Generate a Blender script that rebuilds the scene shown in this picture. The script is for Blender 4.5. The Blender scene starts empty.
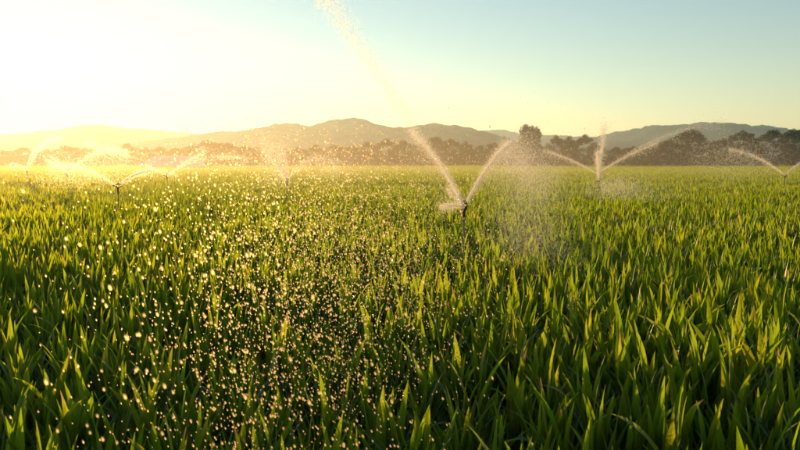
import bpy, math, random
import numpy as np
from mathutils import Vector, Matrix

R = math.radians
random.seed(7)
rng = np.random.default_rng(7)
scene = bpy.context.scene
col = scene.collection

# ------------------------------------------------------------------ camera
CAM_H = 2.25
FPX = 777.8
HOR = 163.0                                   # row of the horizon in the photograph
PITCH = math.atan((225 - HOR) / FPX)
cam_d = bpy.data.cameras.new('camera')
cam_d.lens = 35.0; cam_d.sensor_width = 36.0
cam_d.clip_start = 0.05; cam_d.clip_end = 20000
cam_d.dof.use_dof = True
cam_d.dof.focus_distance = 11.0
cam_d.dof.aperture_fstop = 4.5
cam = bpy.data.objects.new('camera', cam_d); col.objects.link(cam)
cam.location = (0, 0, CAM_H)
cam.rotation_euler = (R(90) - PITCH, 0, 0)
scene.camera = cam

def pdir(px, py):
    x = (px - 400) / FPX; u = (225 - py) / FPX
    return Vector((x, math.cos(PITCH) + math.sin(PITCH) * u, -math.sin(PITCH) + math.cos(PITCH) * u))
def at(px, py, Y):
    d = pdir(px, py)
    return Vector((0, 0, CAM_H)) + d * (Y / d.y)

# ------------------------------------------------------------------ sky, sun, exposure
sd = pdir(26, 90).normalized()
SUN_EL = math.asin(sd.z); SUN_AZ = math.atan2(sd.x, sd.y)     # azimuth clockwise from +Y
world = bpy.data.worlds.new('World'); scene.world = world
world.use_nodes = True
nt = world.node_tree; nt.nodes.clear()
sky = nt.nodes.new('ShaderNodeTexSky'); sky.sky_type = 'NISHITA'; sky.sun_disc = False
sky.sun_elevation = SUN_EL; sky.sun_rotation = SUN_AZ
sky.altitude = 0; sky.air_density = 1.0; sky.dust_density = 0.055; sky.ozone_density = 2.7
tint = nt.nodes.new('ShaderNodeMix'); tint.data_type = 'RGBA'; tint.blend_type = 'MULTIPLY'
tint.inputs['Factor'].default_value = 1.0
tint.inputs['B'].default_value = (1.41, 1.09, 0.86, 1)
bg = nt.nodes.new('ShaderNodeBackground'); bg.inputs['Strength'].default_value = 0.122
wo = nt.nodes.new('ShaderNodeOutputWorld')
nt.links.new(sky.outputs[0], tint.inputs['A'])
nt.links.new(tint.outputs['Result'], bg.inputs['Color'])
nt.links.new(bg.outputs[0], wo.inputs['Surface'])

sun_d = bpy.data.lights.new('sun', 'SUN'); sun_d.energy = 5.0; sun_d.angle = R(0.55)
sun_d.color = (1.0, 0.61, 0.24)
sun = bpy.data.objects.new('sun', sun_d); col.objects.link(sun)
sun.rotation_euler = sd.to_track_quat('Z', 'Y').to_euler()
sun.location = (-60, 120, 60)

vs = scene.view_settings
vs.view_transform = 'Standard'; vs.look = 'None'; vs.gamma = 1.0; vs.exposure = 1.02
cy = scene.cycles
cy.use_denoising = True; cy.max_bounces = 8; cy.transmission_bounces = 6; cy.transparent_max_bounces = 160
cy.volume_bounces = 0; cy.sample_clamp_indirect = 4.0

# ------------------------------------------------------------------ helpers
def tag(o, label=None, cat=None, group=None, kind=None):
    if label: o['label'] = label
    if cat: o['category'] = cat
    if group: o['group'] = group
    if kind: o['kind'] = kind
    return o

def mesh(name, v, f, mat=None, uv=None, smooth=False):
    me = bpy.data.meshes.new(name)
    v = np.asarray(v, dtype=np.float32)
    if isinstance(f, np.ndarray):
        n, k = f.shape
        me.vertices.add(len(v)); me.vertices.foreach_set('co', v.ravel())
        me.loops.add(n * k); me.loops.foreach_set('vertex_index', f.ravel().astype(np.int32))
        me.polygons.add(n)
        me.polygons.foreach_set('loop_start', np.arange(0, n * k, k, dtype=np.int32))
        me.update(calc_edges=True)
    else:
        me.from_pydata(v.tolist(), [], f)
    if uv is not None:
        ul = me.uv_layers.new(name='UVMap')
        li = np.empty(len(me.loops), dtype=np.int32); me.loops.foreach_get('vertex_index', li)
        ul.data.foreach_set('uv', np.asarray(uv, dtype=np.float32)[li].ravel())
    if smooth: me.polygons.foreach_set('use_smooth', np.ones(len(me.polygons), dtype=bool))
    if mat: me.materials.append(mat)
    me.update()
    return me

def link(name, me, parent=None, loc=None, rot=None, scl=None):
    o = bpy.data.objects.new(name, me); col.objects.link(o)
    if parent: o.parent = parent
    if loc is not None: o.location = loc
    if rot is not None: o.rotation_euler = rot
    if scl is not None: o.scale = scl
    return o

class MB:
    """collects rings, tubes and boxes into one mesh"""
    def __init__(s): s.v = []; s.f = []
    def tube(s, pts, rad, n=10, caps=True):
        pts = [Vector(p) for p in pts]
        if not hasattr(rad, '__len__'): rad = [rad] * len(pts)
        rings = []
        for i, p in enumerate(pts):
            a = pts[max(i - 1, 0)]; b = pts[min(i + 1, len(pts) - 1)]
            d = (b - a).normalized() if (b - a).length > 1e-9 else Vector((0, 0, 1))
            u = d.cross(Vector((0, 1, 0)) if abs(d.y) < .9 else Vector((1, 0, 0))).normalized(); w = d.cross(u)
            k = len(s.v)
            for j in range(n):
                t = 2 * math.pi * j / n
                s.v.append(tuple(p + (u * math.cos(t) + w * math.sin(t)) * rad[i]))
            rings.append(k)
        for a, b in zip(rings, rings[1:]):
            for j in range(n): s.f.append((a + j, a + (j + 1) % n, b + (j + 1) % n, b + j))
        if caps:
            s.f.append(tuple(rings[0] + j for j in reversed(range(n))))
            s.f.append(tuple(rings[-1] + j for j in range(n)))
        return s
    def box(s, c, size, rz=0):
        k = len(s.v); m = Matrix.Rotation(rz, 3, 'Z')
        for x in (-.5, .5):
            for y in (-.5, .5):
                for z in (-.5, .5):
                    s.v.append(tuple(Vector(c) + m @ Vector((x * size[0], y * size[1], z * size[2]))))
        for q in ((0,1,3,2),(4,6,7,5),(0,4,5,1),(2,3,7,6),(0,2,6,4),(1,5,7,3)): s.f.append(tuple(k + i for i in q))
        return s
    def build(s, name, mat, parent=None, smooth=True):
        return link(name, mesh(name, s.v, s.f, mat, smooth=smooth), parent)

# smooth value noise for terrain and planting (numpy)
def vnoise(x, y, seed=0):
    x = np.asarray(x, float); y = np.asarray(y, float)
    xi = np.floor(x).astype(np.int64); yi = np.floor(y).astype(np.int64)
    fx = x - xi; fy = y - yi; fx = fx * fx * (3 - 2 * fx); fy = fy * fy * (3 - 2 * fy)
    def h(a, b):
        n = (a * 374761393 + b * 668265263 + seed * 2147483647) & 0xffffffff
        n = ((n ^ (n >> 13)) * 1274126177) & 0xffffffff
        return ((n ^ (n >> 16)) & 0xffff) / 65535.0
    return (h(xi, yi) * (1 - fx) + h(xi + 1, yi) * fx) * (1 - fy) + (h(xi, yi + 1) * (1 - fx) + h(xi + 1, yi + 1) * fx) * fy

# ------------------------------------------------------------------ materials
def newmat(name):
    m = bpy.data.materials.new(name); m.use_nodes = True
    m.node_tree.nodes.clear()
    return m, m.node_tree
def N(t, kind, **kw):
    n = t.nodes.new(kind)
    for k, v in kw.items():
        if k in n.inputs: n.inputs[k].default_value = v
        else: setattr(n, k, v)
    return n
def ramp(t, src, stops):
    r = N(t, 'ShaderNodeValToRGB')
    while len(r.color_ramp.elements) < len(stops): r.color_ramp.elements.new(0.5)
    for e, (p, c) in zip(r.color_ramp.elements, stops): e.position = p; e.color = (*c, 1)
    t.links.new(src, r.inputs[0]); return r
def mixc(t, a, b, fac, blend='MIX'):
    m = N(t, 'ShaderNodeMix', data_type='RGBA', blend_type=blend)
    for s, x in (('Factor', fac), ('A', a), ('B', b)):
        if hasattr(x, 'is_output'): t.links.new(x, m.inputs[s])
        else: m.inputs[s].default_value = x if not isinstance(x, tuple) else (*x, 1)
    return m.outputs['Result']
def math_(t, op, a, b=None):
    m = N(t, 'ShaderNodeMath', operation=op)
    for i, x in enumerate((a, b)):
        if x is None: continue
        if hasattr(x, 'is_output'): t.links.new(x, m.inputs[i])
        else: m.inputs[i].default_value = x
    return m.outputs[0]

def leaf_mat(name, cols, trans, gloss=0.09, tfac=0.5, veins=True, fwd=.03, thru=(1.6, 1.2, .9)):
    m, t = newmat(name); L = t.links
    out = N(t, 'ShaderNodeOutputMaterial')
    oi = N(t, 'ShaderNodeObjectInfo'); ge = N(t, 'ShaderNodeNewGeometry')
    rnd = math_(t, 'FRACT', math_(t, 'ADD', oi.outputs['Random'], ge.outputs['Random Per Island']))
    base = ramp(t, rnd, [(0, cols[0]), (.5, cols[1]), (1, cols[2])]).outputs[0]
    tr = ramp(t, rnd, [(0, trans[0]), (.5, trans[1]), (1, trans[2])]).outputs[0]
    uv = N(t, 'ShaderNodeUVMap')
    if veins:
        sx = N(t, 'ShaderNodeSeparateXYZ'); L.new(uv.outputs[0], sx.inputs[0])
        rib = math_(t, 'ABSOLUTE', math_(t, 'SUBTRACT', sx.outputs[0], .5))
        ribm = math_(t, 'LESS_THAN', rib, .05)
        st = math_(t, 'SINE', math_(t, 'MULTIPLY', sx.outputs[0], 90.0))
        stv = math_(t, 'ADD', math_(t, 'MULTIPLY', st, .09), .95)
        no = N(t, 'ShaderNodeTexNoise', Scale=9.0); L.new(uv.outputs[0], no.inputs['Vector'])
        base = mixc(t, base, (.16, .17, .05), math_(t, 'MULTIPLY', ribm, .6))
        tr = mixc(t, tr, tuple(c * .5 for c in trans[1]), math_(t, 'MULTIPLY', ribm, .6))
        tr = mixc(t, tr, stv, 1.0, 'MULTIPLY')
        blot = ramp(t, no.outputs[0], [(.3, (.75, .75, .75)), (.7, (1.1, 1.1, 1.1))]).outputs[0]
        tr = mixc(t, tr, blot, 1.0, 'MULTIPLY'); base = mixc(t, base, blot, 1.0, 'MULTIPLY')
        # dried tips on some blades
        tip = math_(t, 'MULTIPLY', math_(t, 'GREATER_THAN', rnd, .95), math_(t, 'GREATER_THAN', math_(t, 'ADD', sx.outputs[1], math_(t, 'MULTIPLY', no.outputs[0], .25)), 1.0))
        base = mixc(t, base, (.25, .17, .07), tip); tr = mixc(t, tr, (.35, .24, .08), tip)
    d = N(t, 'ShaderNodeBsdfDiffuse'); L.new(base, d.inputs[0])
    tl = N(t, 'ShaderNodeBsdfTranslucent'); L.new(tr, tl.inputs[0])
    rf = N(t, 'ShaderNodeBsdfRefraction', IOR=1.35, Roughness=.8); L.new(mixc(t, tr, thru, 1.0, 'MULTIPLY'), rf.inputs[0])
    tm = N(t, 'ShaderNodeMixShader'); tm.inputs[0].default_value = fwd
    L.new(tl.outputs[0], tm.inputs[1]); L.new(rf.outputs[0], tm.inputs[2])
    mx = N(t, 'ShaderNodeMixShader'); mx.inputs[0].default_value = tfac
    L.new(d.outputs[0], mx.inputs[1]); L.new(tm.outputs[0], mx.inputs[2])
    gl = N(t, 'ShaderNodeBsdfGlossy', Roughness=.5); gl.inputs[0].default_value = (.9, .95, .9, 1)
    fr = N(t, 'ShaderNodeLayerWeight', Blend=.25)
    m2 = N(t, 'ShaderNodeMixShader')
    L.new(math_(t, 'MULTIPLY', fr.outputs['Fresnel'], gloss), m2.inputs[0])
    L.new(mx.outputs[0], m2.inputs[1]); L.new(gl.outputs[0], m2.inputs[2])
    L.new(m2.outputs[0], out.inputs[0])
    return m

M_LEAF = leaf_mat('maize_leaf', [(.025, .055, .006), (.036, .072, .008), (.055, .085, .010)],
                  [(.24, .41, .010), (.345, .48, .012), (.49, .53, .016)], tfac=.8)
M_DRY = leaf_mat('dried_leaf', [(.42, .34, .20), (.46, .38, .22), (.50, .42, .26)],
                 [(.5, .4, .2), (.55, .42, .22), (.55, .44, .24)], tfac=.45, thru=(1, 1, 1))
M_TREE = leaf_mat('tree_foliage', [(.014, .036, .008), (.022, .05, .010), (.036, .065, .014)],
                  [(.05, .08, .012), (.07, .10, .014), (.10, .11, .018)], gloss=.05, tfac=.3, veins=False, fwd=0.0)

def simple(name, c, rough=.6, metal=0.0, noise=0.0, nscale=20.0, bump=0.0):
    m, t = newmat(name); L = t.links
    out = N(t, 'ShaderNodeOutputMaterial'); p = N(t, 'ShaderNodeBsdfPrincipled', Roughness=rough, Metallic=metal)
    tc = N(t, 'ShaderNodeTexCoord'); no = N(t, 'ShaderNodeTexNoise', Scale=nscale, Detail=6.0)
    L.new(tc.outputs['Object'], no.inputs['Vector'])
    a = tuple(max(0, x * (1 - noise)) for x in c); b = tuple(x * (1 + noise) for x in c)
    r = ramp(t, no.outputs[0], [(.3, a), (.7, b)]); L.new(r.outputs[0], p.inputs['Base Color'])
    if bump:
        bm = N(t, 'ShaderNodeBump', Strength=bump); L.new(no.outputs[0], bm.inputs['Height']); L.new(bm.outputs[0], p.inputs['Normal'])
    L.new(p.outputs[0], out.inputs[0]); return m
M_STEM = simple('maize_stem', (.09, .13, .035), .5, 0, .3, 30)
M_BARK = simple('bark', (.07, .05, .035), .9, 0, .4, 6, .4)
M_PIPE = simple('rusted_pipe', (.40, .25, .16), .75, .0, .4, 25)
M_BRASS = simple('brass', (.22, .15, .06), .4, .8, .3, 40)
M_BLACK = simple('black_plastic', (.02, .02, .02), .5)
M_STEEL = simple('tunnel_steel', (.35, .36, .36), .4, .7, .2, 5)

def ground_mat():
    m, t = newmat('soil_and_grass'); L = t.links
    out = N(t, 'ShaderNodeOutputMaterial'); p = N(t, 'ShaderNodeBsdfPrincipled', Roughness=.95)
    tc = N(t, 'ShaderNodeTexCoord')
    n1 = N(t, 'ShaderNodeTexNoise', Scale=3.0, Detail=8.0); L.new(tc.outputs['Object'], n1.inputs['Vector'])
    n2 = N(t, 'ShaderNodeTexNoise', Scale=.02, Detail=5.0); L.new(tc.outputs['Object'], n2.inputs['Vector'])
    soil = ramp(t, n1.outputs[0], [(.3, (.035, .022, .012)), (.7, (.085, .055, .03))]).outputs[0]
    gr = ramp(t, n2.outputs[0], [(.3, (.07, .085, .02)), (.7, (.13, .13, .04))]).outputs[0]
    s = N(t, 'ShaderNodeSeparateXYZ'); L.new(tc.outputs['Object'], s.inputs[0])
    L.new(mixc(t, soil, gr, math_(t, 'GREATER_THAN', s.outputs[1], 372.0)), p.inputs['Base Color'])
    b = N(t, 'ShaderNodeBump', Strength=.5, Distance=.06); L.new(n1.outputs[0], b.inputs['Height']); L.new(b.outputs[0], p.inputs['Normal'])
    L.new(p.outputs[0], out.inputs[0]); return m
def hill_mat():
    m, t = newmat('wooded_hill'); L = t.links
    out = N(t, 'ShaderNodeOutputMaterial'); p = N(t, 'ShaderNodeBsdfPrincipled', Roughness=1.0)
    p.inputs['Specular IOR Level'].default_value = 0.0
    tc = N(t, 'ShaderNodeTexCoord')
    n1 = N(t, 'ShaderNodeTexNoise', Scale=.012, Detail=9.0, Roughness=.65); L.new(tc.outputs['Object'], n1.inputs['Vector'])
    n2 = N(t, 'ShaderNodeTexVoronoi', Scale=.06); L.new(tc.outputs['Object'], n2.inputs['Vector'])
    r = ramp(t, n1.outputs[0], [(.3, (.014, .036, .030)), (.5, (.032, .062, .045)), (.62, (.10, .12, .075))])
    L.new(r.outputs[0], p.inputs['Base Color'])
    b = N(t, 'ShaderNodeBump', Strength=.9, Distance=8.0); L.new(n2.outputs['Distance'], b.inputs['Height']); L.new(b.outputs[0], p.inputs['Normal'])
    L.new(p.outputs[0], out.inputs[0]); return m
M_GROUND = ground_mat(); M_HILL = hill_mat()

def water_mat(name, clear, tone=(.97, .97, .97, 1), lobe=.25):
    # a falling drop: light passes through it and is spread towards the viewer
    m, t = newmat(name); L = t.links
    out = N(t, 'ShaderNodeOutputMaterial')
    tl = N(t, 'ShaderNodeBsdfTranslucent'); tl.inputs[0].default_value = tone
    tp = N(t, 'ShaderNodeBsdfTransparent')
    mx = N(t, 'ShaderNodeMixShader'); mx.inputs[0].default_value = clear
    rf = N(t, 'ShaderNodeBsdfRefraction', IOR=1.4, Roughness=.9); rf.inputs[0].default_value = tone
    sc = N(t, 'ShaderNodeMixShader'); sc.inputs[0].default_value = lobe
    L.new(tl.outputs[0], sc.inputs[1]); L.new(rf.outputs[0], sc.inputs[2])
    L.new(sc.outputs[0], mx.inputs[1]); L.new(tp.outputs[0], mx.inputs[2])
    gl = N(t, 'ShaderNodeBsdfGlossy', Roughness=.12)
    fr = N(t, 'ShaderNodeLayerWeight', Blend=.5)
    m2 = N(t, 'ShaderNodeMixShader')
    L.new(math_(t, 'MULTIPLY', math_(t, 'POWER', fr.outputs['Facing'], 3.0), .25), m2.inputs[0]); L.new(mx.outputs[0], m2.inputs[1]); L.new(gl.outputs[0], m2.inputs[2])
    L.new((m2 if clear < .7 else mx).outputs[0], out.inputs[0]); return m
M_WATER = water_mat('water_drop', .36, (.98, .86, .6, 1), .45); M_MIST = water_mat('fine_spray', .76, (.99, .97, .93, 1), .24)  # amber of the low sun is put into the drop tone
def film_mat():
    m, t = newmat('tunnel_film'); L = t.links
    out = N(t, 'ShaderNodeOutputMaterial')
    d = N(t, 'ShaderNodeBsdfDiffuse'); d.inputs[0].default_value = (.80, .88, .94, 1)
    tl = N(t, 'ShaderNodeBsdfTranslucent'); tl.inputs[0].default_value = (.6, .64, .66, 1)
    mx = N(t, 'ShaderNodeMixShader'); mx.inputs[0].default_value = .12
    gl = N(t, 'ShaderNodeBsdfGlossy', Roughness=.2)
    m2 = N(t, 'ShaderNodeMixShader'); m2.inputs[0].default_value = .35
    L.new(d.outputs[0], mx.inputs[1]); L.new(tl.outputs[0], mx.inputs[2]); L.new(mx.outputs[0], m2.inputs[1]); L.new(gl.outputs[0], m2.inputs[2])
    L.new(m2.outputs[0], out.inputs[0]); return m
M_FILM = film_mat()

# ------------------------------------------------------------------ ground and hills
EXT = 4500.0
def gz(x, y):  # dip added to the ground so the front rows fall into shade
    e = np.clip(7.6 - .75 * np.asarray(x, float), 5.6, 12.0) - y
    q = np.where(e > 0, e * e / (e + .8), 0)
    return -.80 * np.tanh(.145 * q / .80)
def ground():
    xs = np.unique(np.concatenate([np.linspace(-EXT, EXT, 40), np.linspace(-60, 60, 121)]))
    ys = np.unique(np.concatenate([np.linspace(-EXT, EXT, 40), np.linspace(-10, 90, 101)]))
    X, Y = np.meshgrid(xs, ys)
    Z = (vnoise(X / 3, Y / 3, 1) - .5) * .06 * (np.abs(X) < 60) * (np.abs(Y) < 90) + gz(X, np.maximum(Y, -3)) * (np.abs(X) < 300) * (Y > -300)
    v = np.stack([X, Y, Z], -1).reshape(-1, 3)
    ny, nx = X.shape
    i = np.arange(ny * nx).reshape(ny, nx)
    f = np.stack([i[:-1, :-1], i[:-1, 1:], i[1:, 1:], i[1:, :-1]], -1).reshape(-1, 4)
    tag(link('ground', mesh('ground', v, f, M_GROUND, smooth=True)), kind='structure')
ground()

def hill(prof, D, depth, seed, rough):
    """a ridge: prof = (column, row) of its skyline, D = distance of the crest"""
    pts = [at(a, b, D) for a, b in prof]
    px = np.array([p.x for p in pts]); pz = np.array([p.z for p in pts])
    xs = np.linspace(px[0], px[-1], 300); ys = np.linspace(-1, 1, 46)
    crest = np.interp(xs, px, pz)
    k = np.array([.25, .5, .25])
    for _ in range(4): crest = np.convolve(np.pad(crest, 1, mode='edge'), k, 'valid')
    X, T = np.meshgrid(xs, ys)
    Y = D + T * depth + (vnoise(X / 300, X * 0 + seed, seed) - .5) * depth * .5
    prof_y = np.cos(np.clip(T, -1, 1) * math.pi / 2) ** 1.4
    Z = crest[None, :] * prof_y
    Z = Z + prof_y * rough * ((vnoise(X / 90, Y / 90, seed) - .5) + .5 * (vnoise(X / 28, Y / 28, seed + 1) - .5) + .35 * (vnoise(X / 10, Y / 10, seed + 2) - .5))
    end = np.minimum(1, np.minimum(np.arange(300), np.arange(300)[::-1]) / 12.0)
    Z = Z * end[None, :] - .4 * (1 - prof_y)
    v = np.stack([X, Y, Z], -1).reshape(-1, 3); ny, nx = X.shape
    i = np.arange(ny * nx).reshape(ny, nx)
    f = np.stack([i[:-1, :-1], i[:-1, 1:], i[1:, 1:], i[1:, :-1]], -1).reshape(-1, 4)
    tag(link('hill', mesh('hill', v, f, M_HILL, smooth=True)), kind='structure')
hill([(-260, 150), (-150, 136), (-60, 140), (0, 134), (60, 128), (95, 126), (130, 128), (175, 132), (230, 140), (300, 155)], 3000, 600, 3, 20)
hill([(60, 158), (130, 147), (160, 140), (185, 136), (215, 134), (240, 130), (265, 125), (285, 121), (300, 125), (315, 126), (335, 121),
      (352, 119), (372, 124), (400, 127), (422, 126), (450, 128), (470, 132), (500, 140), (520, 147), (560, 157)], 1900, 420, 9, 15)
hill([(400, 150), (440, 140), (470, 133), (500, 131), (520, 133), (560, 136), (600, 137), (660, 142), (720, 150)], 3500, 700, 17, 16)
hill([(560, 150), (590, 139), (620, 133), (650, 128), (680, 126), (705, 122), (715, 122), (735, 126), (745, 128), (760, 126), (775, 127),
      (800, 131), (850, 128), (920, 136), (1010, 134), (1120, 152)], 2300, 480, 23, 16)

# ------------------------------------------------------------------ maize plants
def leaf_geo(L, W, a0, bend, twist, fold, n=8, side=0.0):
    """blade rising from the origin, leaning towards +X; returns v, f, uv"""
    v = []; uv = []; f = []
    p = Vector((0, 0, 0)); a = a0; ds = L / n
    for i in range(n + 1):
        t = i / n
        w = W * .5 * (min(1, .5 + 1.7 * t) * (1 - max(0, (t - .3) / .7) ** 1.9)) + .0012
        tang = Vector((math.sin(a), 0, math.cos(a)))
        tw = twist * t
        side_v = Vector((0, math.cos(tw), 0)) + Vector((math.cos(a), 0, -math.sin(a))) * math.sin(tw)
        nor = tang.cross(side_v).normalized()
        wav = .12 * W * math.sin(t * 17 + side) * (1 - t)
        off = Vector((0, side * .06 * t * t, 0))
        c = p + off
        v += [c - side_v * w + nor * (fold * w + wav), c, c + side_v * w + nor * (fold * w - wav)]
        uv += [(0, t), (.5, t), (1, t)]
        p = p + tang * ds
        a = a0 + bend * ((i + 1) / n) ** 2.2
    for i in range(n):
        k = 3 * i
        f += [(k, k + 1, k + 4, k + 3), (k + 1, k + 2, k + 5, k + 4)]
    return [tuple(x) for x in v], f, uv

LEAVES = []                                       # shared blade shapes: (geometry, mesh)
for i in range(16):
    kind = i % 4
    a0 = (R(5), R(12), R(20), R(30))[kind] + random.uniform(-.05, .07)
    bend = (R(15), R(30), R(55), R(95))[kind] * random.uniform(.7, 1.3)
    if i == 15: bend = R(150)
    g = leaf_geo(random.uniform(.52, .68), random.uniform(.052, .077), a0, bend, random.uniform(-.9, .9), random.uniform(.25, .5), 8, random.uniform(-1, 1))
    LEAVES.append((g, mesh('maize_blade', g[0], g[1], M_LEAF, g[2], True)))
DRY = [mesh('dried_blade', g[0], g[1], M_DRY, g[2], True) for g, _ in LEAVES[2::4] + LEAVES[3::4]]
def stem_geo(h):
    mb = MB(); mb.tube([(0, 0, -.05), (0, 0, h * .5), (.006, 0, h)], [.016, .013, .006], 6); return mb
STEMS = []
for h in (.42, .50, .58):
    mb = stem_geo(h); STEMS.append((mb, mesh('maize_stem', mb.v, mb.f, M_STEM, smooth=True)))

def plant_spec(r):
    """list of (blade shape, height on the stem, azimuth, scale)"""
    n = r.randint(9, 12); az = r.uniform(0, 6.28); out = []; si = r.randint(0, 2)
    h = (.42, .50, .58)[si]
    for k in range(n):
        t = k / (n - 1)
        z = .05 + (h - .06) * t
        if t > .6: kind = r.choice((0, 0, 0, 1, 1, 2))
        elif t > .3: kind = r.choice((0, 1, 1, 2))
        else: kind = r.choice((1, 1, 2, 3))
        out.append((kind + 4 * r.randint(0, 3), z, az + math.pi * k + r.uniform(-.55, .55), r.uniform(.8, 1.08) * (.82 + .18 * (1 - abs(t - .5)))))
    return si, out

def join_plants(specs, mats, lo=False):
    """specs: (spec, x, y, rz, scale) -> one mesh for the scattered crop"""
    V = []; F = []; U = []; mi = []
    for (si, sp), x, y, rz, sc in specs:
        for (li, z, az, s) in sp:
            g = LEAVES[li][0]; gv = np.array(g[0]); gu = g[2]; gf = g[1]
            if lo:                                # coarse blade: rows 0, 3, 5, 8
                rows = (0, 3, 6, 8); gv = np.concatenate([gv[3 * q:3 * q + 3] for q in rows])
                gu = sum([list(g[2][3 * q:3 * q + 3]) for q in rows], [])
                gf = []
                for q in range(3):
                    k = 3 * q; gf += [(k, k + 1, k + 4, k + 3), (k + 1, k + 2, k + 5, k + 4)]
            c, q = math.cos(az + rz), math.sin(az + rz)
            w = np.stack([gv[:, 0] * c - gv[:, 1] * q, gv[:, 0] * q + gv[:, 1] * c, gv[:, 2]], -1) * s + (0, 0, z)
            k = sum(len(a) for a in V) if not V else off
            V.append(w * sc + (x, y, 0)); F += [tuple(i + k for i in ff) for ff in gf]; U += gu
            off = k + len(gv)
            mi += [0] * len(gf)
        if not lo:
            mb = STEMS[si][0]; k = off
            V.append(np.array(mb.v) * sc + (x, y, 0)); F += [tuple(i + k for i in ff) for ff in mb.f]; U += [(0, 0)] * len(mb.v); off = k + len(mb.v)
            mi += [1] * len(mb.f)
    me = mesh('maize_scatter', np.concatenate(V), F, None, U, True)
    for m in mats: me.materials.append(m)
    me.polygons.foreach_set('material_index', np.array(mi, dtype=np.int32)); me.update()
    return me

rp = random.Random(3)
def height_mod(x, y):
    return .95 + .09 * vnoise(x / 2.2 + 9, y / 3.0, 5) + .10 * vnoise(x / 9, y / 14, 6)

# the tunnel stands in a clearing of the field
TUN_Y = 225.0; TUN_A = at(135, 171, TUN_Y).x; TUN_B = at(203, 171, TUN_Y).x

# --- the crop in jittered rows: nearest 300 in view are individuals, the others one scattered mass
pts = []
ROW = .22; STEP = .155
for iy in range(int(44.5 / STEP)):
    y = 1.5 + iy * STEP
    half = y * .56 + 2.6
    for ix in range(int(-half / ROW), int(half / ROW) + 1):
        pts.append((ix * ROW + rp.gauss(0, .07), y + rp.uniform(-.12, .12)))
cands = []
for (x, y) in pts:
    row = HOR + (CAM_H - .85 - float(gz(x, y))) / y * FPX
    if abs(x) / y < .53 and row < 462: cands.append((y, x))
cands.sort(); near = set((x, y) for y, x in cands[:300])
GROUP = 'maize plants in the front rows'
SPECIAL = {}
def nearest(px, py, z=.85):
    d = pdir(px, py); k = (z - CAM_H) / d.z; tx, ty = d.x * k, d.y * k
    return min(near, key=lambda p: (p[0] - tx) ** 2 + (p[1] - ty) ** 2)
for key, px, py, lab in (('dry', 785, 345, 'maize plant with curled tan dried blades glinting in the sun'),
                         ('dry1', 590, 372, 'maize plant with a single narrow straw coloured blade standing upright'),
                         ('pale', 490, 385, 'maize plant with pale bent blade among the falling drops'),
                         ('droop', 200, 345, 'maize plant with drooping blade arched over in the shade')):
    SPECIAL[nearest(px, py)] = (key, lab)
for (x, y) in pts:
    if (x, y) not in near: continue
    sp = plant_spec(rp); sc = float(height_mod(x, y)) * rp.uniform(.95, 1.04)
    e = bpy.data.objects.new('maize_plant', None); col.objects.link(e)
    e.empty_display_size = .1; e.location = (x, y, float(gz(x, y))); e.scale = (sc, sc, sc)
    e.rotation_euler = (rp.uniform(-.06, .06), rp.uniform(-.06, .06), 0)
    col_px = 400 + FPX * x / y
    zone = ('seen through big drops' if col_px < 190 else 'beyond the dense drop curtain' if col_px < 400 else 'beyond the thin drop veil' if col_px < 530 else 'clear of the falling drops')
    rank = 'in foremost rows' if y < 4.3 else 'behind foremost rows'
    arch = any(q[0] % 4 == 3 for q in sp[1])
    look = 'with arching lower blade' if arch else 'with upright blades'
    size = 'tall' if sc > 1.035 else 'shorter'
    key, lab = SPECIAL.get((x, y), (None, '%s maize plant %s, %s %s' % (size, look, rank, zone)))
    tag(e, lab, 'maize plant', GROUP)
    link('stem', STEMS[sp[0]][1], e)
    for j, (li, z, az, s) in enumerate(sp[1]):
        me = LEAVES[li][1]
        o = link('leaf', me, e, (0, 0, z), (0, 0, az), (s, s, s))
        n = len(sp[1])
        if key == 'dry' and j >= n - 3: o.data = DRY[j % 4]; o['label'] = 'curled tan dried blade'
        if key == 'dry1' and j == n - 1: o.data = DRY[1]; o['label'] = 'straw coloured upright blade'
        if key in ('pale', 'droop') and j >= n - 2: o.data = LEAVES[15][1]; o.location.z = .5; o['label'] = 'blade bent over at the tip'

tpl = bpy.data.collections.new('maize_templates')
def tplobj(name, me):
    o = bpy.data.objects.new(name, me); tpl.objects.link(o); return o
NT_NEAR = 12; NT_FAR = 6
tdry = random.Random(5)
for i in range(NT_NEAR):
    me = join_plants([(plant_spec(rp), 0, 0, 0, 1)], [M_LEAF, M_STEM])
    if i in (3,):                               # a few plants carry one dried blade
        me.materials.append(M_DRY); mi = np.zeros(len(me.polygons), dtype=np.int32); me.polygons.foreach_get('material_index', mi)
        mi[96:112] = 2; me.polygons.foreach_set('material_index', mi)
    tplobj('maize_a%02d' % i, me)
for i in range(NT_FAR):                           # clumps of plants, 2.4 m wide, for the distance
    sp = []
    for ix in range(9):
        for iy in range(11):
            x = (ix - 4) * .26 + rp.gauss(0, .06); y = (iy - 5) * .21 + rp.uniform(-.1, .1)
            sp.append((plant_spec(rp), x, y, rp.uniform(0, 6.28), rp.uniform(.85, 1.12)))
    tplobj('maize_b%02d' % i, join_plants(sp, [M_LEAF], True))

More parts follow.
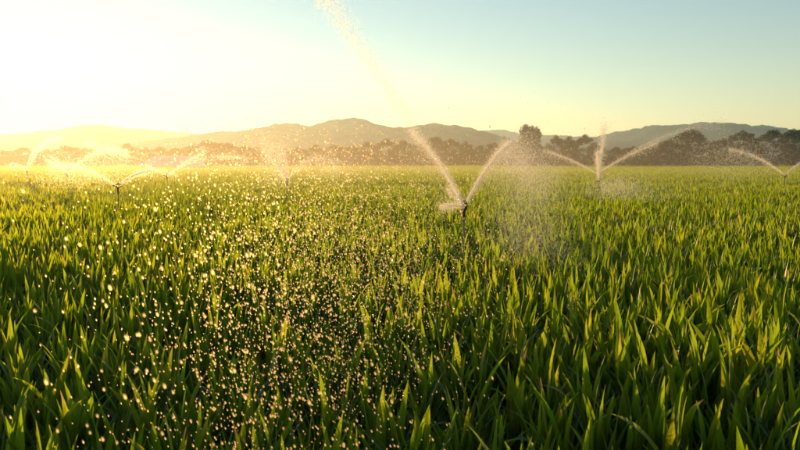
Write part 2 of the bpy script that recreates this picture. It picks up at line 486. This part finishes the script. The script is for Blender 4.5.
P = []; ROT = []; SCL = []; IDX = []
for (x, y) in pts:
    if (x, y) in near: continue
    s = float(height_mod(x, y)) * rp.uniform(.92, 1.05)
    P.append((x, y, float(gz(x, y)))); ROT.append((rp.uniform(-.08, .08), rp.uniform(-.08, .08), rp.uniform(0, 6.28))); SCL.append((s, s, s)); IDX.append(rp.randint(0, NT_NEAR - 1))
y = 46.5
while y < 372:
    st = 2.15 if y < 150 else 2.6
    half = y * .56 + 8
    for ix in range(int(-half / st), int(half / st) + 1):
        x = ix * st + rp.uniform(-.3, .3); yy = y + rp.uniform(-.3, .3)
        if TUN_A - 3 < x < TUN_B + 3 and TUN_Y - 4 < yy < TUN_Y + 36: continue
        s = float(height_mod(x * .4, yy * .25)) * rp.uniform(.95, 1.05); g = 1.0 if y < 150 else 1.2
        P.append((x, yy, 0)); ROT.append((0, 0, rp.choice((0, math.pi)) + rp.uniform(-.2, .2))); SCL.append((g, g, s)); IDX.append(NT_NEAR + rp.randint(0, NT_FAR - 1))
    y += st
me = bpy.data.meshes.new('maize_crop'); me.from_pydata(P, [], [])
for nm, typ, data in (('rot', 'FLOAT_VECTOR', ROT), ('scl', 'FLOAT_VECTOR', SCL)):
    a = me.attributes.new(nm, typ, 'POINT'); a.data.foreach_set('vector', np.array(data, dtype=np.float32).ravel())
a = me.attributes.new('idx', 'INT', 'POINT'); a.data.foreach_set('value', np.array(IDX, dtype=np.int32))
crop = link('maize_crop', me)
tag(crop, 'dense green maize crop filling the field as far as the trees', 'crop', kind='stuff')
gt = bpy.data.node_groups.new('scatter', 'GeometryNodeTree')
gt.interface.new_socket('Geometry', in_out='INPUT', socket_type='NodeSocketGeometry')
gt.interface.new_socket('Geometry', in_out='OUTPUT', socket_type='NodeSocketGeometry')
gi = gt.nodes.new('NodeGroupInput'); go = gt.nodes.new('NodeGroupOutput')
iop = gt.nodes.new('GeometryNodeInstanceOnPoints'); ci = gt.nodes.new('GeometryNodeCollectionInfo')
ci.inputs['Collection'].default_value = tpl; ci.inputs['Separate Children'].default_value = True; ci.inputs['Reset Children'].default_value = True
def attr(nm, typ):
    n = gt.nodes.new('GeometryNodeInputNamedAttribute'); n.data_type = typ; n.inputs['Name'].default_value = nm; return n.outputs['Attribute']
e2r = gt.nodes.new('FunctionNodeEulerToRotation')
gt.links.new(attr('rot', 'FLOAT_VECTOR'), e2r.inputs[0])
gt.links.new(e2r.outputs[0], iop.inputs['Rotation'])
gt.links.new(attr('scl', 'FLOAT_VECTOR'), iop.inputs['Scale'])
gt.links.new(attr('idx', 'INT'), iop.inputs['Instance Index'])
iop.inputs['Pick Instance'].default_value = True
gt.links.new(gi.outputs[0], iop.inputs['Points']); gt.links.new(ci.outputs[0], iop.inputs['Instance']); gt.links.new(iop.outputs[0], go.inputs[0])
md = crop.modifiers.new('scatter', 'NODES'); md.node_group = gt

# ------------------------------------------------------------------ trees at the far edge of the field
def crown_mesh(seed, shape):
    """leaf tufts spread over clumps in a unit crown (height 1, half width about .5)"""
    r = np.random.default_rng(seed)
    cl = []
    for _ in range(70 if shape != 'tall' else 120):
        z = r.uniform(.0, 1)
        if shape == 'round': w = math.sqrt(max(.02, 1 - (2 * z - .85) ** 2 if z > .425 else 1)) * .46
        elif shape == 'tall': w = .40 * math.sqrt(1 - max(0, (z - .72) / .3) ** 2) * (.75 + .25 * min(1, z * 2))
        else: w = .48 * (1 - z) ** .45 * (.45 + .55 * min(1, z * 3))
        a = r.uniform(0, 6.28); q = w * math.sqrt(r.uniform(.15, 1))
        cl.append((q * math.cos(a), q * math.sin(a), .04 + z * .9, r.uniform(.06, .125)))
    V = []
    for (x, y, z, cr) in cl:
        n = int(95 * (cr / .1) ** 2)
        d = r.normal(size=(n, 3)); d /= np.linalg.norm(d, axis=1)[:, None]
        rad = cr * r.uniform(.35, 1.12, n) ** .6
        c = np.array((x, y, z)) + d * rad[:, None] * (1, 1, .85)
        u = r.normal(size=(n, 3)); u /= np.linalg.norm(u, axis=1)[:, None]
        w = np.cross(u, d + r.normal(scale=.6, size=(n, 3))); w /= np.linalg.norm(w, axis=1)[:, None] + 1e-9
        s = r.uniform(.012, .026, n)[:, None]
        V.append(np.stack([c - u * s, c + w * s * .7, c + u * s * 1.1, c - w * s * .7], 1))
    V = np.concatenate(V).reshape(-1, 3)
    return mesh('crown', V, np.arange(len(V)).reshape(-1, 4), M_TREE)
def trunk_mesh(seed):
    r = random.Random(seed); mb = MB()
    mb.tube([(0, 0, -.03), (.005, 0, .2), (-.008, .01, .5), (.01, 0, .85)], [.028, .02, .014, .004], 7)
    for _ in range(7):
        z = r.uniform(.22, .62); a = r.uniform(0, 6.28); l = r.uniform(.15, .3)
        mb.tube([(0, 0, z), (l * .5 * math.cos(a), l * .5 * math.sin(a), z + l * .45), (l * math.cos(a), l * math.sin(a), z + l * .95)], [.010, .007, .003], 5)
    return mesh('trunk', mb.v, mb.f, M_BARK, smooth=True)
CROWNS = {s: [crown_mesh(100 * q + i, s) for i in range(4)] for q, s in enumerate(('round', 'tall', 'cone'))}
TRUNKS = [trunk_mesh(i) for i in range(4)]
rt = random.Random(11)
def tree(px, top, wpx, Y, shape, label, group=None):
    g = at(px, 170, Y); x = g.x; h = at(px, top, Y).z; w = wpx * Y / FPX
    e = bpy.data.objects.new('tree', None); col.objects.link(e); e.location = (x, Y, 0); e.rotation_euler = (0, 0, rt.uniform(0, 6.28))
    e.empty_display_size = 1; w *= 1.28
    tag(e, label, 'tree', group)
    link('trunk', rt.choice(TRUNKS), e, scl=(h * .9, h * .9, h * .85))
    zb = .10 if shape != 'tall' else .06
    link('crown', rt.choice(CROWNS[shape]), e, (0, 0, h * zb), None, (w * 1.05, w * 1.05, h * (1 - zb) * .99))
    return e
# trees with a look of their own
tree(529, 125, 21, 390, 'tall', 'tallest narrow tree rising above the whole tree line')
tree(556, 135, 18, 392, 'round', 'small dark tree next to the tallest narrow tree')
tree(569, 136, 18, 396, 'round', 'dark middle tree of the clump beside the tall one')
tree(584, 134, 21, 394, 'round', 'dark tree at the end of the clump beside the tall one')
tree(690, 130, 46, 385, 'round', 'broad domed tree below the blue hill top')
tree(668, 140, 30, 380, 'round', 'lower bush-like tree leaning against the broad domed tree')
tree(742, 130, 29, 388, 'round', 'round topped tree right of the gap beside the broad dome')
tree(722, 138, 22, 392, 'round', 'small tree filling the gap between two round crowns')
tree(772, 130, 30, 384, 'round', 'rounded dark tree seen through water drops near the field edge')
tree(795, 129, 26, 386, 'tall', 'upright dark tree at the end of the dark grove')
tree(208, 140, 34, 380, 'round', 'dark dome shaped tree standing over the lower tree line by the tunnel')
tree(128, 143, 20, 388, 'round', 'reddish lit tree close to the plastic tunnel')
ORD = ('first', 'second', 'third', 'fourth', 'fifth', 'sixth', 'seventh', 'eighth', 'ninth', 'tenth', 'eleventh')
G1 = (108, 88, 66, 46, 24, 4, -22, -52, -85, -118, -150)
g1 = 'trees in the glare below the sun'
for px, top, w in ((-150, 146, 30), (-118, 144, 34), (-85, 147, 30), (-52, 146, 32), (-22, 145, 30), (4, 150, 26), (24, 147, 28), (46, 149, 24), (66, 145, 30), (88, 148, 26), (108, 149, 20)):
    tree(px, top, w, rt.uniform(384, 400), 'round', '%s tree from the reddish lit tree going into the golden glare' % ORD[G1.index(px)], g1)
g2 = 'low trees behind the plastic tunnel'
for px, top, w in ((146, 147, 18), (160, 146, 20), (176, 147, 18), (190, 145, 20)):
    tree(px, top, w, rt.uniform(388, 400), 'round', '%s low tree from the reddish lit tree, behind the plastic tunnel' % ORD[(146, 160, 176, 190).index(px)], g2)
g3 = 'trees below the wooded double hill'
for px, top, w in ((228, 143, 24), (246, 145, 20), (262, 144, 22), (280, 146, 20), (298, 147, 20), (316, 145, 22), (334, 144, 20), (352, 145, 22)):
    tree(px, top, w, rt.uniform(386, 400), 'round', '%s hazy tree from the dark dome shaped tree, below the double hill' % ORD[(228, 246, 262, 280, 298, 316, 334, 352).index(px)], g3)
g4 = 'trees between the double hill and the tall tree'
for px, top, w, s in ((368, 142, 20, 'round'), (386, 138, 22, 'round'), (404, 140, 20, 'round'), (420, 143, 16, 'round'), (434, 137, 20, 'tall'), (450, 138, 20, 'round'),
                      (466, 141, 18, 'round'), (480, 145, 18, 'round'), (494, 142, 18, 'round'), (508, 145, 18, 'round')):
    tree(px, top, w, rt.uniform(386, 400), s, '%s brownish tree from the tallest narrow tree towards the double hill' % ORD[(508, 494, 480, 466, 450, 434, 420, 404, 386, 368).index(px)], g4)
g5 = 'low trees beside the dark clump'
for px, top, w in ((541, 146, 16), (600, 145, 20), (616, 147, 18), (632, 146, 20), (648, 145, 20)):
    tree(px, top, w, rt.uniform(388, 398), 'round', 'low tree squeezed between the tallest tree and the dark clump' if px == 541 else '%s low tree past the dark clump, towards the broad dome' % ORD[(600, 616, 632, 648).index(px)], g5)
g6 = 'trees carrying on past the dark grove'
for px, top, w in ((822, 134, 30), (852, 140, 32), (886, 136, 34), (920, 142, 30), (950, 139, 32)):
    tree(px, top, w, rt.uniform(384, 398), 'round', '%s dark tree past the upright tree ending the grove' % ORD[(822, 852, 886, 920, 950).index(px)], g6)
# undergrowth along the foot of the trees: one mass
r = np.random.default_rng(77); n = 40000
x = r.uniform(-330, 330, n); yb = r.uniform(379, 404, n); hh = 4.5 + 3.5 * vnoise(x / 14, yb * 0, 4)
c = np.stack([x, yb, hh * r.uniform(0, 1, n) ** .8], -1)
u = r.normal(size=(n, 3)); u /= np.linalg.norm(u, axis=1)[:, None]; w = np.cross(u, r.normal(size=(n, 3))); w /= np.linalg.norm(w, axis=1)[:, None]
s = r.uniform(.25, .6, n)[:, None]
V = np.stack([c - u * s, c + w * s * .7, c + u * s, c - w * s * .7], 1).reshape(-1, 3)
tag(link('undergrowth', mesh('undergrowth', V, np.arange(len(V)).reshape(-1, 4), M_TREE)), 'low bushy undergrowth along the foot of the tree line', 'undergrowth', kind='stuff')

# ------------------------------------------------------------------ plastic tunnel greenhouse
def tunnel():
    e = bpy.data.objects.new('plastic_tunnel', None); col.objects.link(e)
    cx = (TUN_A + TUN_B) / 2; hw = (TUN_B - TUN_A) / 2; hh = at(168, 155.5, TUN_Y).z
    e.location = (cx, TUN_Y, 0); tag(e, 'pale blue plastic tunnel greenhouse with arched roof before the trees', 'greenhouse')
    dp = 4.6
    def sec(u): return max(0.02, 1 - abs(u) ** 3.2) ** .5       # hoop size along the tunnel
    v = []; f = []; us = np.linspace(-1, 1, 41)
    for k, u in enumerate(us):
        q = sec(u) * (1 - (.012 if k % 4 else 0))
        for t in np.linspace(0, math.pi, 17): v.append((hw * u, -dp * q * math.cos(t) + dp, hh * q * math.sin(t) ** .85))
    for k in range(40):
        for j in range(16): f.append((k * 17 + j, (k + 1) * 17 + j, (k + 1) * 17 + j + 1, k * 17 + j + 1))
    link('plastic_film', mesh('plastic_film', v, f, M_FILM, smooth=True), e)
    for k in range(4, 40, 4):
        u = us[k]; q = sec(u) * 1.006
        MB().tube([(hw * u, -dp * q * math.cos(t) + dp, hh * q * math.sin(t) ** .85) for t in np.linspace(0, math.pi, 17)], .05, 6).build('hoop', M_STEEL, e)
    for yy in (-.03, 2 * dp + .03):
        MB().tube([(-hw * .8, yy + (.35 if yy < 0 else -.35), .12), (hw * .8, yy + (.35 if yy < 0 else -.35), .12)], .06, 6).build('base_rail', M_STEEL, e)
tunnel()

# ------------------------------------------------------------------ sprinklers
HEAD = 1.60
def make_sprinkler():
    e = bpy.data.objects.new('sprinkler', None); col.objects.link(e); e.empty_display_size = .2
    MB().tube([(0, 0, -.05), (0, 0, HEAD - .14)], .0115, 10).build('riser_pipe', M_PIPE, e)
    MB().tube([(0, 0, HEAD - .18), (0, 0, HEAD - .17), (0, 0, HEAD - .12), (0, 0, HEAD - .11)], [.022, .026, .026, .02], 8).build('coupling', M_PIPE, e)
    h = MB(); h.tube([(0, 0, HEAD - .12), (0, 0, HEAD - .05), (0, 0, HEAD - .03), (0, 0, HEAD + .02)], [.018, .02, .028, .026], 12)
    h.tube([(-.028, 0, HEAD - .02), (-.05, 0, HEAD + .05), (-.03, 0, HEAD + .11), (0, 0, HEAD + .125), (.03, 0, HEAD + .11), (.05, 0, HEAD + .05), (.028, 0, HEAD - .02)], .008, 8)
    body = h.build('sprinkler_body', M_BRASS, e)
    for s in (1, -1):
        n = MB(); n.tube([(0, s * .01, HEAD - .01), (0, s * .06, HEAD + .018), (0, s * .115, HEAD + .045)], [.016, .014, .009], 10); n.build('nozzle', M_BRASS, e)
    a = MB(); a.tube([(0, -.10, HEAD + .085), (0, 0, HEAD + .08), (0, .10, HEAD + .075), (.012, .15, HEAD + .06)], [.014, .009, .009, .008], 8)
    a.box((.014, .165, HEAD + .05), (.028, .03, .045)); a.build('impact_arm', M_BRASS, e)
    sp = [(.013 * math.cos(t), .013 * math.sin(t), HEAD + .085 + .03 * t / 25) for t in np.linspace(0, 25, 70)]
    MB().tube(sp, .0025, 5).build('spring', M_PIPE, body)
    MB().box((0, 0, .62), (.045, .06, .05)).tube([(0, .03, .62), (.0, .09, .62)], .006, 6).build('valve', M_BLACK, e)
    MB().tube([(.035, 0, -.1), (.035, 0, .75)], .008, 6).tube([(.035, 0, .7), (0, 0, .7)], .006, 6).build('support_stake', M_PIPE, e)
    return e
def copy_tree(o, parent=None):
    c = o.copy(); col.objects.link(c)
    if parent: c.parent = parent
    for ch in list(o.children): copy_tree(ch, c)
    return c
proto = make_sprinkler()
SG = 'sprinklers standing in the field'
def dist(row): return (CAM_H - HEAD) * FPX / (row - HOR) 
HEADS = {}
for i, (k, px, row, rz, lab) in enumerate((
        ('s1', 464, 209, 12, 'sprinkler on a rust brown riser throwing two tall jets in a V'),
        ('s2', 118, 187.5, 70, 'sprinkler on a dark riser between two flat spreading jets'),
        ('s3', 599, 181, 5, 'sprinkler throwing one upright jet with mist beside it'),
        ('s3b', 597, 174.5, 80, 'sprinkler just behind the upright jet, throwing wide jets both ways'),
        ('s4', 785, 176, 80, 'sprinkler in front of the dark grove throwing a low V'),
        ('s5', 67, 174.5, 75, 'sprinkler in the glare with one jet arching away from the sun'),
        ('s6', 27, 172, 20, 'sprinkler below the sun with a short steep jet'),
        ('s7', 287, 182, 40, 'sprinkler hidden in a fan of spray below the wooded hill'),
        ('s8', 167, 176.5, 80, 'sprinkler in front of the plastic tunnel with crossing jets'))):
    o = proto if i == 0 else copy_tree(proto)
    Y = dist(row); p = at(px, row, Y)
    o.location = (p.x, Y, 0); o.rotation_euler = (0, 0, R(rz)); tag(o, lab, 'sprinkler', SG)
    HEADS[k] = Vector((p.x, Y, HEAD + .03))

# ------------------------------------------------------------------ water
OCT_V = np.array([(1,0,0),(-1,0,0),(0,1,0),(0,-1,0),(0,0,1),(0,0,-1)], float)
OCT_F = np.array([(0,2,4),(2,1,4),(1,3,4),(3,0,4),(2,0,5),(1,2,5),(3,1,5),(0,3,5)])
TET_V = np.array([(1,1,1),(1,-1,-1),(-1,1,-1),(-1,-1,1)], float) * .75
TET_F = np.array([(0,1,2),(0,3,1),(0,2,3),(1,3,2)])
def ico():
    import bmesh
    bm = bmesh.new(); bmesh.ops.create_icosphere(bm, subdivisions=2, radius=1)
    v = np.array([x.co[:] for x in bm.verts]); f = np.array([[q.index for q in x.verts] for x in bm.faces]); bm.free(); return v, f
ICO_V, ICO_F = ico()
def drops(name, c, rad, label, stretch=1.0, shape='tet', slant=None, group=None, mat=M_WATER):
    c = np.asarray(c); rad = np.asarray(rad); n = len(c)
    bv, bf = {'tet': (TET_V, TET_F), 'oct': (OCT_V, OCT_F), 'ico': (ICO_V, ICO_F)}[shape]
    v = bv[None] * rad[:, None, None] * np.array((1, 1, stretch))
    if slant is not None: v[:, :, 0] += v[:, :, 2] * slant
    if shape == 'tet':
        a = rng.uniform(0, 6.28, n); ca, sa = np.cos(a)[:, None], np.sin(a)[:, None]
        v = np.stack([v[..., 0] * ca - v[..., 1] * sa, v[..., 0] * sa + v[..., 1] * ca, v[..., 2]], -1)
    v = (v + c[:, None, :]).reshape(-1, 3)
    f = (bf[None] + (np.arange(n) * len(bv))[:, None, None]).reshape(-1, 3)
    o = link(name, mesh(name, v, f, mat, smooth=(shape != 'tet')))
    return tag(o, label, 'water spray', group, 'stuff')

def jet(P0, P1, sag, n, r0, r1, ext=1.0, fall=.15, nfall=.35, dens=.78):
    """drop centres and sizes of a jet from P0 through P1 (world), bowed upwards by sag metres"""
    n = int(n * 1.3)
    s = rng.uniform(0, 1, n) ** dens * ext
    P0 = np.array(P0); P1 = np.array(P1); L = np.linalg.norm(P1 - P0)
    c = P0 + (P1 - P0) * s[:, None]; c[:, 2] += 4 * sag * s * (1 - s)
    spread = ((r0 * .7 + (r1 * .55 - r0 * .7) * s) * rng.choice((.35, .6, 1.2), n))[:, None] * rng.normal(size=(n, 3))
    c = c + spread
    k = rng.uniform(0, 1, n) < nfall * s
    c[k, 2] -= rng.exponential(fall * L, k.sum()) * s[k]
    return c[c[:, 2] > .8]
def px_size(c, f):            # drop radius as a fraction of a picture dot at that distance
    return c[:, 1] / 995.0 * f

def spray(k, label, parts, f=.33, mist=(), thin=.5):
    H = HEADS[k]; C = []
    for (px, py, Y, sag, n, r0, r1, ext, fall, nfall) in parts:
        C.append(jet(H, at(px, py, Y), sag, int(n * thin), r0, r1, ext, fall, nfall))
    for (px, py, Y, sx, sy, sz, n) in mist:
        n *= 3
        m = np.array(at(px, py, Y)) + rng.normal(size=(n, 3)) * (sx, sy, sz); C.append(m[m[:, 2] > .75])
    C = np.concatenate(C); rad = px_size(C, f * 1.15) * rng.uniform(.5, 1.4, len(C))
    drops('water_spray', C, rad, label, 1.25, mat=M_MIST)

# s1: V of two jets, the left one flying towards and past the camera
spray('s1', 'bright V of water jets rising from the sprinkler with rust brown riser',
      [(410, 130, 7.0, .10, 9000, .02, .07, 1.0, .05, .3),
       (511, 143, 14.0, .12, 11000, .02, .13, 1.0, .10, .4),
       (441, 207, 10.4, .02, 2500, .02, .10, 1.0, .02, .2),
       (449, 190, 10.7, .02, 2500, .02, .09, 1.0, .02, .2)], .30,
      [(522, 158, 14.2, .18, .4, .22, 2600), (538, 180, 14.6, .30, .5, .24, 2400), (527, 215, 11.2, .28, .6, .50, 3600), (535, 255, 10.0, .32, .6, .45, 2800)], 1.2)
spray('s3', 'upright water jet and drifting mist from the sprinkler before the low trees',
      [(598, 152, 25.0, .05, 6000, .03, .14, 1.0, .04, .2), (604, 128, 21.5, .1, 3000, .03, .22, 1.05, .04, .3)], .30,
      [(614, 187, 27, .45, .8, .25, 1300), (634, 197, 26.5, .9, .9, .45, 1500)], 1.0)
spray('s3b', 'pair of thin slanting jets spreading wide behind the upright jet',
      [(548, 152, 42, .12, 3500, .03, .20, 1.1, .06, .4), (658, 143, 43, .12, 4000, .03, .16, 1.0, .06, .3), (728, 121, 40, .55, 3500, .05, .42, 1.0, .06, .3)], .30)
spray('s4', 'low V of jets in front of the dark grove',
      [(732, 150, 37, .22, 4500, .03, .20, 1.05, .06, .4), (812, 160, 38, .15, 2500, .03, .16, 1.0, .06, .3)], .30, [(735, 160, 37, 1.3, .8, .5, 1500)])
spray('s2', 'flat spreading jets from the sprinkler with dark riser',
      [(55, 165, 21, .16, 4500, .03, .20, 1.1, .06, .4), (152, 171, 21, .10, 3500, .02, .09, 1.0, .05, .3), (178, 176, 21, .28, 1500, .03, .12, 1.0, .05, .3)], .32, [(75, 178, 22, .6, .6, .18, 500)])
spray('s5', 'jets arching over the field in the golden glare',
      [(122, 151, 44, .5, 5000, .04, .22, 1.1, .08, .4), (46, 157, 44, .15, 3000, .03, .2, 1.0, .06, .4)], .32, [(110, 168, 44, 1.6, .8, .5, 700)])
spray('s6', 'short steep jet below the sun',
      [(34, 152, 52, .1, 1800, .03, .2, 1.0, .04, .3), (62, 139, 50, .8, 2500, .05, .4, 1.0, .06, .4), (10, 165, 55, .2, 1500, .03, .2, 1.0, .06, .4)], .32)
spray('s7', 'ragged fan of spray below the wooded double hill',
      [(264, 148, 25, .1, 7000, .10, .30, 1.05, .05, .3), (280, 147, 25, .1, 5000, .10, .24, 1.05, .05, .3), (330, 161, 26, .35, 4500, .04, .32, 1.2, .08, .4)], .32,
      [(274, 172, 26, .38, .6, .35, 500), (330, 172, 26, 1.0, .8, .28, 700)])
spray('s8', 'crossing jets in front of the plastic tunnel',
      [(92, 144, 38, .15, 4000, .03, .16, 1.1, .06, .3), (240, 158, 40, .35, 4000, .03, .18, 1.1, .06, .3), (204, 153, 42, .1, 2000, .05, .16, 1.0, .06, .3)], .32)

# the jet of the nearest sprinkler breaks up over the front rows and rains down beside the camera
S1 = HEADS['s1']
def fly(y):                                      # x and height of the jet when it has reached distance y
    q = (S1.y - y); return S1.x - .168 * q, S1.z + .21 * q - .0035 * q * q
yy2 = 1 / rng.uniform(1 / 6.4, 1 / 3.4, 2600); fx2, fz2 = fly(yy2)
c2 = np.stack([fx2 + rng.normal(size=2600) * .032, yy2, fz2 + rng.normal(size=2600) * .0325], -1)
c = c2
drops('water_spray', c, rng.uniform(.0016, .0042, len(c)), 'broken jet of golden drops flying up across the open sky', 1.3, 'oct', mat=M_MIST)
def rain(n, y0, y1, sx, rlo, rhi, shape, label, bias=1.0, xoff=0.0, lift=.028):
    y = np.exp(rng.uniform(math.log(y0), math.log(y1), n)); fx, fz = fly(y)
    x = fx + xoff * y + rng.normal(size=n) * sx * y
    t = rng.uniform(0, 1, n) ** bias
    top = np.minimum(fz, CAM_H + rng.normal(lift, .02, n) * y)
    lo = .62 + gz(x, y); z = lo + (top - lo) * t
    rad = rlo + (rhi - rlo) * rng.uniform(0, 1, n) ** 2
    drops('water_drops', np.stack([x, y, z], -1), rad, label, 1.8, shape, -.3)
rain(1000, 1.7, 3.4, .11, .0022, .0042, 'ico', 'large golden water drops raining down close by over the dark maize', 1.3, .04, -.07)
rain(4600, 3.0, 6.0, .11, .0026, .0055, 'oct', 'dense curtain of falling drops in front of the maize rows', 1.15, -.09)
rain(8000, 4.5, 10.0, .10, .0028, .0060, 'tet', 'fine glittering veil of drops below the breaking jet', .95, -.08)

# ------------------------------------------------------------------ haze over the whole plain
def haze():
    m, t = newmat('warm_haze'); out = N(t, 'ShaderNodeOutputMaterial')
    pv = N(t, 'ShaderNodeVolumePrincipled', Density=.00019, Anisotropy=.5)
    pv.inputs['Color'].default_value = (.56, .82, 1.0, 1)
    t.links.new(pv.outputs[0], out.inputs['Volume'])
    mb = MB(); E = EXT + 60; top = 190.0
    mb.box((0, 0, (top - 3) / 2), (2 * E, 2 * E, top + 3))
    o = mb.build('haze', m, None, False)
    tag(o, 'thin warm evening haze lying over the plain', 'haze', kind='stuff')
haze()

# ------------------------------------------------------------------ fine spray over the watered strip, a volume added for golden glare
def spray_mist():
    m, t = newmat('hanging_spray'); out = N(t, 'ShaderNodeOutputMaterial')
    pv = N(t, 'ShaderNodeVolumePrincipled', Density=.0022, Anisotropy=.6)
    pv.inputs['Color'].default_value = (1.0, .86, .62, 1)  # orange glow is put into the spray colour
    t.links.new(pv.outputs[0], out.inputs['Volume'])
    v = []; f = []; nu, nv = 64, 32
    for j in range(nv + 1):
        for i in range(nu):
            a = 2 * math.pi * i / nu; b = math.pi * j / nv
            v.append((-56 + 100 * math.sin(b) * math.cos(a), 74 + 62 * math.sin(b) * math.sin(a), 9.0 * math.cos(b)))
    for j in range(nv):
        for i in range(nu): f.append((j * nu + i, (j + 1) * nu + i, (j + 1) * nu + (i + 1) % nu, j * nu + (i + 1) % nu))
    o = link('spray_mist', mesh('spray_mist', v, f, m, smooth=True))
    tag(o, 'thin golden veil of drifting spray added over the watered field', 'mist', kind='stuff')
spray_mist()
